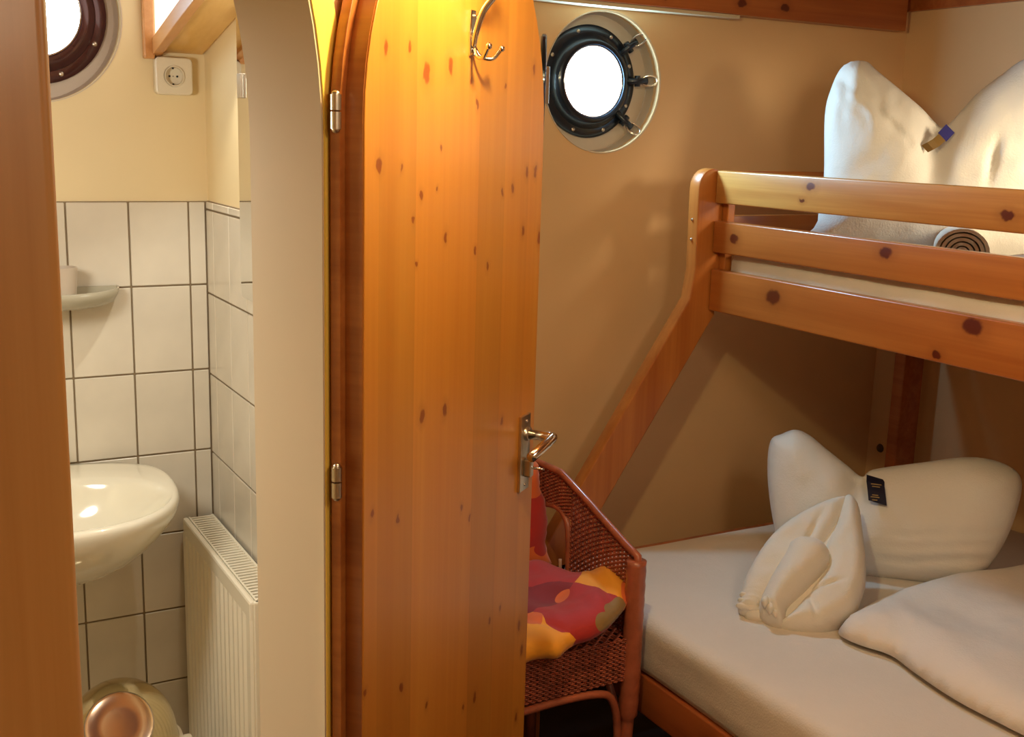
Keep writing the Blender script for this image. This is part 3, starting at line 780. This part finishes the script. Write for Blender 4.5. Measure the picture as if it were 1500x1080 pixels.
wv = Mup.to_3x3() @ Vector((.010, -.010, 0))
ribbon('card', [Up(.030, .310, .052), Up(.022, .298, .060), Up(.014, .286, .066)], wv, .0015, m_tagu, tg)
ribbon('card_end', [Up(.014, .286, .066), Up(.002, .272, .070), Up(-.010, .264, .070), Up(-.022, .258, .064)], wv*.8, .0015, m_tagg, tg)

# ------------------------------------------------------------------ folded towel on the lower berth
rr_ = Vector((.685, -.729, 0)); tt_ = Vector((.25, .2, .18))
Mt = frame((1.68, 1.65, .512), rr_, tt_)
tl = thing('folded_towel', 'white towel folded into a pointed bundle with a rolled centre on the lower bed', 'towel', (1.75, 1.72, .51))
left = [(-.112, .008), (-.152, .009), (-.157, .037), (-.151, .106), (-.127, .191), (-.096, .255), (-.047, .315), (.004, .359), (.049, .378), (.058, .355), (.042, .294), (.021, .238), (.003, .174), (-.025, .158), (-.064, .102), (-.088, .05)]
right = [(.037, .365), (.057, .377), (.078, .354), (.092, .271), (.103, .182), (.103, .114), (.085, .045), (.046, .001), (-.008, -.025), (-.066, -.022), (-.041, .021), (-.005, .094), (.019, .157), (.008, .205), (.028, .281)]
core = [(-.113, .017), (-.095, -.013), (-.058, -.024), (-.048, .02), (-.011, .083), (.027, .158), (.016, .206), (-.023, .22), (-.063, .206), (-.078, .159), (-.1, .086)]
def l_fn(x, y, d):
    e = min(1, d/.008)
    v = -.012*math.exp(-((x+.012-.30*(y-.27))/.006)**2)*math.exp(-((y-.235)/.05)**2)*e
    v += -.004*(.5+.5*math.sin(y*520))*e*max(0, min(1, (.06-y)/.02))*max(0, min(1, (-.105-x)/.01))
    return v
def r_fn(x, y, d):
    e = min(1, d/.008); v = 0
    v -= .012*math.exp(-((y-.075-.5*(x-.0))/.006)**2)*math.exp(-((x-.02)/.03)**2)*e
    v -= .010*math.exp(-((x-.0+.35*(y-.03))/.007)**2)*math.exp(-((y-.03)/.03)**2)*e
    return v
link_mesh('side_fold', inflate(left, .040, Mt, .0055, 1.0, .035, l_fn, .004, 16, 1, 4), m_terry, tl)
link_mesh('side_fold', inflate(right, .046, Mt @ Matrix.Translation((0, 0, .002)), .0055, 1.0, .035, r_fn, .004, 16, 4, 4), m_terry, tl)
link_mesh('rolled_centre', inflate(core, .058, Mt @ Matrix.Translation((0, 0, .010)), .0055, .8, .045, None, .003, 18, 8, 4), m_terry, tl)
for k in range(3):
    pl_ = [(-.158+.002*k, .010+.014*k), (-.120, .006+.014*k), (-.100, .012+.014*k), (-.118, .020+.014*k), (-.156+.002*k, .020+.014*k)]
    link_mesh('pleat', inflate(pl_, .009, Mt @ Matrix.Translation((0, 0, .016+.002*k)), .003, 1.0, .008, None, .001, 30, k, 4), m_terry, tl)
for k, (qx, qy) in enumerate(((-.098, .006), (-.086, -.004), (-.074, -.008))):
    e_ = [(qx-.009, qy), (qx, qy-.012), (qx+.010, qy-.004), (qx+.006, qy+.014), (qx-.004, qy+.012)]
    link_mesh('roll_end', inflate(e_, .012, Mt @ Matrix.Translation((0, 0, .052-.006*k)), .003, 1.0, .008, None, .002, 40, k+3, 4), m_terry, tl)
bs = [(-.14, .0), (-.10, -.01), (.0, -.018), (.08, .04), (.095, .12), (.09, .25), (.05, .35), (-.04, .29), (-.11, .19), (-.145, .08)]
link_mesh('under_fold', inflate(bs, .030, Mt @ Matrix.Translation((0, 0, -.006)), .010, .5, .04, None, .004, 12, 8, 3), m_terry, tl)

# duvet on the lower berth
dv_o = [(1.688, 1.575), (1.72, 1.605), (1.775, 1.622), (1.848, 1.645), (1.918, 1.661), (2.013, 1.668), (2.149, 1.667), (2.315, 1.646), (2.50, 1.627), (2.62, 1.58), (2.64, 1.3), (2.64, .75), (2.5, .55), (2.1, .50), (1.75, .55), (1.69, .70), (1.688, 1.0), (1.680, 1.157), (1.678, 1.273), (1.696, 1.386), (1.712, 1.46), (1.690, 1.526)]
def dv_fn(x, y, d):
    return .010*noise.noise(Vector((x*6+2, y*4, 3)))*min(1, d/.05)-.008*math.exp(-((x-y*.5-1.02)/.012)**2)*math.exp(-((y-1.5)/.08)**2)*min(1, d/.02)
o = link_mesh('duvet', inflate([(a-2.1, b-1.2) for a, b in dv_o], .050, Matrix.Identity(4), .018, .18, .09, lambda x, y, d: dv_fn(x+2.1, y+1.2, d), .006, 8, 5), m_blanket)
o.location = (2.1, 1.2, .522); tag(o, 'folded white duvet spread on the lower berth right of the towel', 'duvet')

# upper berth: rolled towel and a folded cover
t = thing('rolled_towel', 'beige towel rolled up with its spiral end facing the upper guard rail', 'towel', (2.02, 1.63, 1.30))
def spiral(c, ax, r1, turns, L, th, mat, parent):
    ax = Vector(ax).normalized(); u = Z.cross(ax).normalized(); v = ax.cross(u); b = B()
    n = int(turns*26); rows = []
    for i in range(n+1):
        a = 2*PI*turns*i/n; r_ = .006+(r1-.006)*i/n
        for_ = []
        for off_, e in ((-th/2, 0), (th/2, 0), (th/2, L), (-th/2, L)):
            q = (u*math.cos(a)*1.08+v*math.sin(a))*(r_+off_)+ax*(e+(.004*noise.noise(Vector((a, 1, 2))) if e == 0 else 0)); for_.append(Vector(c)+q)
        rows.append(for_)
    b.loft(rows); return shade(b.done('towel_roll', mat, parent), 60)
spiral((2.030, 1.655, 1.302), (.62, .55, -.02), .050, 4.5, .26, .0068, m_terry, t)
o = link_mesh('folded_cover', inflate([(-.26, -.55), (-.25, .0), (-.235, .24), (-.1, .27), (.15, .26), (.3, .2), (.33, -.1), (.33, -.55)], .038, Matrix.Identity(4), .016, .4, .06, None, .007, 9, 21), m_blanket)
o.location = (2.27, 1.33, 1.272); tag(o, 'folded white duvet on the upper berth beside the rolled towel', 'duvet')

# ------------------------------------------------------------------ wicker chair
m_wick = plain('red_brown_wicker', (.36, .085, .042), .38, var=.35, scale=60, Coat_Weight=.25)
m_cane = plain('red_brown_cane', (.42, .11, .05), .35, var=.2, scale=30, Coat_Weight=.3)
ch = thing('wicker_chair', 'red-brown wicker armchair in the corner between pine door and bed', 'chair', (1.10, 2.04, 0))
def weave(name, S, nu, nv, r, parent, su=None):
    """real woven strands over a surface S(u,v)->point; weavers run along u, stakes along v"""
    b = B(); bm = b.bm
    def nrm(u, v):
        e = .01; a = S(min(1, u+e), v)-S(max(0, u-e), v); c = S(u, min(1, v+e))-S(u, max(0, v-e)); q = a.cross(c)
        return q.normalized() if q.length > 1e-9 else Vector((1, 0, 0))
    def strand(pts, nrs, ra, rb):
        rings = []
        for i, (p, n_) in enumerate(zip(pts, nrs)):
            t_ = (pts[min(i+1, len(pts)-1)]-pts[max(i-1, 0)]).normalized(); sd = t_.cross(n_).normalized()
            rings.append([bm.verts.new(p+n_*rb), bm.verts.new(p+sd*ra), bm.verts.new(p-n_*rb), bm.verts.new(p-sd*ra)])
        for A, C in zip(rings, rings[1:]):
            for k in range(4): bm.faces.new((A[k], A[(k+1) % 4], C[(k+1) % 4], C[k]))
    for j in range(nv):
        v = (j+.5)/nv; pts = []; ns = []
        for i in range(nu*2+1):
            u = i/(nu*2); n_ = nrm(u, v)
            off_ = math.cos(PI*i/2+PI*(j % 2))*r*1.0 if True else 0
            pts.append(S(u, v)+n_*off_); ns.append(n_)
        strand(pts, ns, r*.95, r*.6)
    for i in range(nu//2*1+1):
        u = i/(nu//2); pts = [S(min(1, u), k/12) for k in range(13)]; ns = [nrm(min(1, u), k/12) for k in range(13)]
        strand(pts, ns, r*.7, r*.7)
    o = b.done(name, m_wick, parent, True); o['kind'] = 'stuff'; return o
XI, XO, YFR, YBK, ZS = .845, 1.352, 1.825, 2.255, .485
armz = lambda y: (.660+(y-1.81)*.265 if y < 1.86 else .673+(y-1.86)*.315 if y < 1.99 else .715+(y-1.99)*.31 if y < 2.14 else .7605+(y-2.14)*.03)
def bowx(y): return 0
for sx in (1, -1):
    X = XO-.008 if sx > 0 else XI+.008
    def S1(u, v, X=X): y = YFR+.012+(2.085-YFR-.012)*u; z0 = ZS; return Vector((X, y, z0+(armz(y)-.006-z0)*v))
    def S2(u, v, X=X): y = 2.085+(YBK-2.085)*u; z0 = .660+.012*math.sin(PI*u); return Vector((X-(.02*u*u if X > 1 else -.02*u*u), y, z0+(armz(y)-.006-z0)*v))
    weave('side_weave', S1, 34, 40, .0027, ch)
    weave('side_weave', S2, 22, 20, .0027, ch)
    # arm border rope, post, opening arch
    pts = [Vector((X-(.0 if y < 2.085 else .02*((y-2.085)/.17)**2)*sx, y, armz(y))) for y in [YFR+(YBK-YFR)*i/22 for i in range(23)]]
    B().tube([Vector((X, YFR-.004, .635))]+pts, .0085, 10).done('arm_border', m_cane, ch, True)
    # wrapped front post
    b = B(); zz = [0.0+.655*i/60 for i in range(61)]
    b.tube([Vector((X-.002, YFR+(.03*(1-z/.4)**1.5 if z < .4 else 0), z)) for z in zz], .021, 14, taper=[(1+.03*math.sin(i*2.1)) if z > .3 else .72 for i, z in enumerate(zz)])
    b.done('leg', m_cane, ch, True)
    bm_ = B(); bm_.tube([Vector((X, YFR+.012, z)) for z in (.30, .315)], .020, 14).done('leg_binding', m_cane, ch, True)
    B().tube([Vector((X-.0, 2.235, z)) for z in (0, .25, .49, .66, .755)], .013, 12).done('leg', m_cane, ch, True)
    B().tube(curve([(X, 2.092, .49), (X, 2.094, .60), (X, 2.110, .655), (X, 2.16, .672), (X-.01*sx, 2.225, .660)], 20), .0075, 10).done('arch_cane', m_cane, ch, True)
    # pale loose cane behind the opening edge and lower brace arch
    B().tube(curve([(X-.0*sx, YFR+.015, .05), (X, YFR+.035, .24), (X, YFR+.09, .345), (X, 2.0, .375), (X, 2.18, .33), (X, 2.23, .12)], 30), .009, 8).done('brace', m_cane, ch, True)
m_pale = plain('pale_cane', (.55, .30, .20), .3, var=.05)
B().tube(curve([(XO-.02, 2.11, .49), (XO-.022, 2.105, .53), (XO-.02, 2.11, .56)], 8), .004, 8).done('loose_cane', m_pale, ch, True)
def SA(u, v): return Vector((XI+.02+(XO-XI-.04)*u, YFR-.004, .388+(ZS-.388)*v))
weave('front_apron', SA, 60, 20, .0027, ch)
def SB(u, v): return Vector((XO-.008, YFR+.015+(YBK-YFR-.02)*u, .388+(ZS-.388)*v))
weave('side_apron', SB, 36, 14, .0034, ch)
def SC(u, v): return Vector((XI+.008, YFR+.015+(YBK-YFR-.02)*u, .388+(ZS-.388)*v))
weave('side_apron', SC, 36, 14, .0034, ch)
def SE(u, v): return Vector((XI+.02+(XO-XI-.04)*u, YFR+(YBK-YFR)*v, ZS-.004+.0*u))
weave('seat', SE, 36, 40, .0040, ch)
def SK(u, v): x = XI+.02+(XO-XI-.05)*u; return Vector((x, YBK+.0-.02*(2*u-1)**2, ZS+(.275+.10*math.sin(PI*u))*v))
weave('backrest', SK, 40, 40, .0036, ch)
B().tube([SK(i/20, 1) for i in range(21)], .012, 10).done('back_border', m_cane, ch, True)
B().tube(curve([(XI+.02, YFR+.01, .03), (XI+.06, YFR, .25), (XI+.13, YFR-.002, .355), (1.10, YFR-.002, .375), (XO-.10, YFR-.002, .372), (XO-.050, YFR, .335), (XO-.032, YFR+.005, .22), (XO-.03, YFR+.015, .03)], 40), .009, 8).done('front_brace', m_cane, ch, True)

# patchwork cushions
def patchy(name, seeds, cols, S3=False):
    n = N(name); co = n.new('ShaderNodeTexCoord')
    nz = n.new('ShaderNodeTexNoise'); nz.inputs['Scale'].default_value = 9; n.link(co.outputs['Object'], nz.inputs['Vector'])
    sc1 = n.new('ShaderNodeVectorMath', operation='SCALE'); n.link(nz.outputs['Color'], sc1.inputs[0]); sc1.inputs['Scale'].default_value = .035
    ad = n.new('ShaderNodeVectorMath', operation='ADD'); n.link(co.outputs['Object'], ad.inputs[0]); n.link(sc1.outputs[0], ad.inputs[1])
    best = None; c = None
    for (p, k, rad) in seeds:
        sb = n.new('ShaderNodeVectorMath', operation='DISTANCE'); n.link(ad.outputs[0], sb.inputs[0]); sb.inputs[1].default_value = (p[0]+.0175, p[1]+.0175, p[2]+.0175)
        dd_ = n.math('DIVIDE', sb.outputs['Value'], rad)
        if best is None: best = dd_; c = n.mix(0.0, cols[k], cols[k])
        else:
            lt = n.math('LESS_THAN', dd_, best); c = n.mix(lt, c, cols[k]); best = n.math('MINIMUM', best, dd_)
    n.set(c, .75, 0, Sheen_Weight=.2)
    n.bump(n.noise(n.coords(), 60, 3), .12, .004); return n.m
CC = [(.95, .36, .015), (.48, .022, .016), (.26, .010, .010), (.80, .15, .025), (.30, .17, .045)]
Ms = frame((1.1, 1.77, .520), (1, 0, .2), (0, 1, 0))
sd = [((.225, .125), 0, 1.15), ((.245, .165), 0, 1), ((.005, .032), 0, 1.1), ((.019, .002), 0, 1), ((.016, .08), 3, .5), ((.111, .056), 1, 1.2), ((.157, .088), 1, 1.1), ((.067, .046), 1, .8), ((.094, .176), 2, 1), ((.108, .233), 1, 1.1), ((.171, .215), 1, .9), ((.120, .140), 3, .45), ((.06, .190), 2, 1), ((-.02, .19), 3, .7), ((.143, .005), 4, .6), ((.190, .030), 4, .6), ((.262, .075), 3, .7), ((-.15, .2), 0, 1), ((-.15, .05), 1, 1)]
ct = thing('seat_cushion', 'plump red and orange patchwork cushion on the wicker chair seat', 'cushion', (1.1, 1.9, .49))
Mi = Matrix.Translation((-1.1, -1.9, -.49))
sd3 = [(tuple(Mi @ (Ms @ Vector((a, b, .02)))), k, r_) for (a, b), k, r_ in sd]
m_cush = patchy('patchwork_seat', sd3, CC)
cu_o = [(.272, .095), (.296, .150), (.285, .198), (.254, .215), (.212, .222), (.197, .275), (.170, .345), (.02, .37), (-.12, .36), (-.22, .30), (-.235, .15), (-.21, .04), (-.12, .01), (-.029, .018), (.012, -.012), (.045, .000), (.069, .006), (.102, .000), (.144, .008), (.189, .031), (.236, .061)]
def cu_fn(x, y, d):
    v = -.016*math.exp(-((x-.10)**2+(y-.15)**2)/.0016)*min(1, d/.02)
    v -= .010*math.exp(-((x-.205-(.35)*(y-.1))/.012)**2)*min(1, d/.02)
    v -= .009*math.exp(-((x-.045+.5*(y-.03))/.010)**2)*math.exp(-((y-.04)/.05)**2)*min(1, d/.02)
    return v
link_mesh('cushion_cover', inflate(cu_o, .032, Ms, .009, 1.0, .06, cu_fn, .005, 14, 2), m_cush, ct)
ct = thing('back_cushion', 'red and orange cushion leaning on the wicker backrest beside the door edge', 'cushion', (1.1, 2.2, .52))
Mb = frame((1.1, 2.185, .515), (1, 0, 0), (0, .12, 1))
Mi = Matrix.Translation((-1.1, -2.2, -.52))
sb_ = [((.20, .22), 3, 1), ((.22, .13), 1, 1.2), ((.21, .05), 1, .5), ((.22, .0), 3, 1.2), ((.05, .1), 0, 1), ((-.1, .2), 1, 1)]
m_cb = patchy('patchwork_back', [(tuple(Mi @ (Mb @ Vector((a, b, .03)))), k, r_) for (a, b), k, r_ in sb_], CC)
link_mesh('cushion_cover', inflate([(.20, .262), (.222, .235), (.226, .190), (.236, .170), (.243, .111), (.236, .06), (.244, .03), (.240, .0), (.1, -.01), (-.1, -.01), (-.22, .0), (-.23, .15), (-.2, .26), (0, .28)], .045, Mb, .011, .9, .06, None, .004, 12, 6), m_cb, ct)

# little dark plug on the hull wall between pillow and bed post
o = tag(B().lathe([(0, .004), (.012, .004), (.014, 0)], Matrix.Translation((0, 0, 0)) @ Matrix.Rotation(R(90), 4, 'X'), 20).done('wall_plug', plain('brown_plug', (.10, .05, .02), .5), None, True), 'small brown round plug low on the right wall above the lower pillow', 'plug')
o.data.transform(Matrix.Rotation(R(-90), 4, 'Z')); o.location = (2.7245, 2.447, .585)
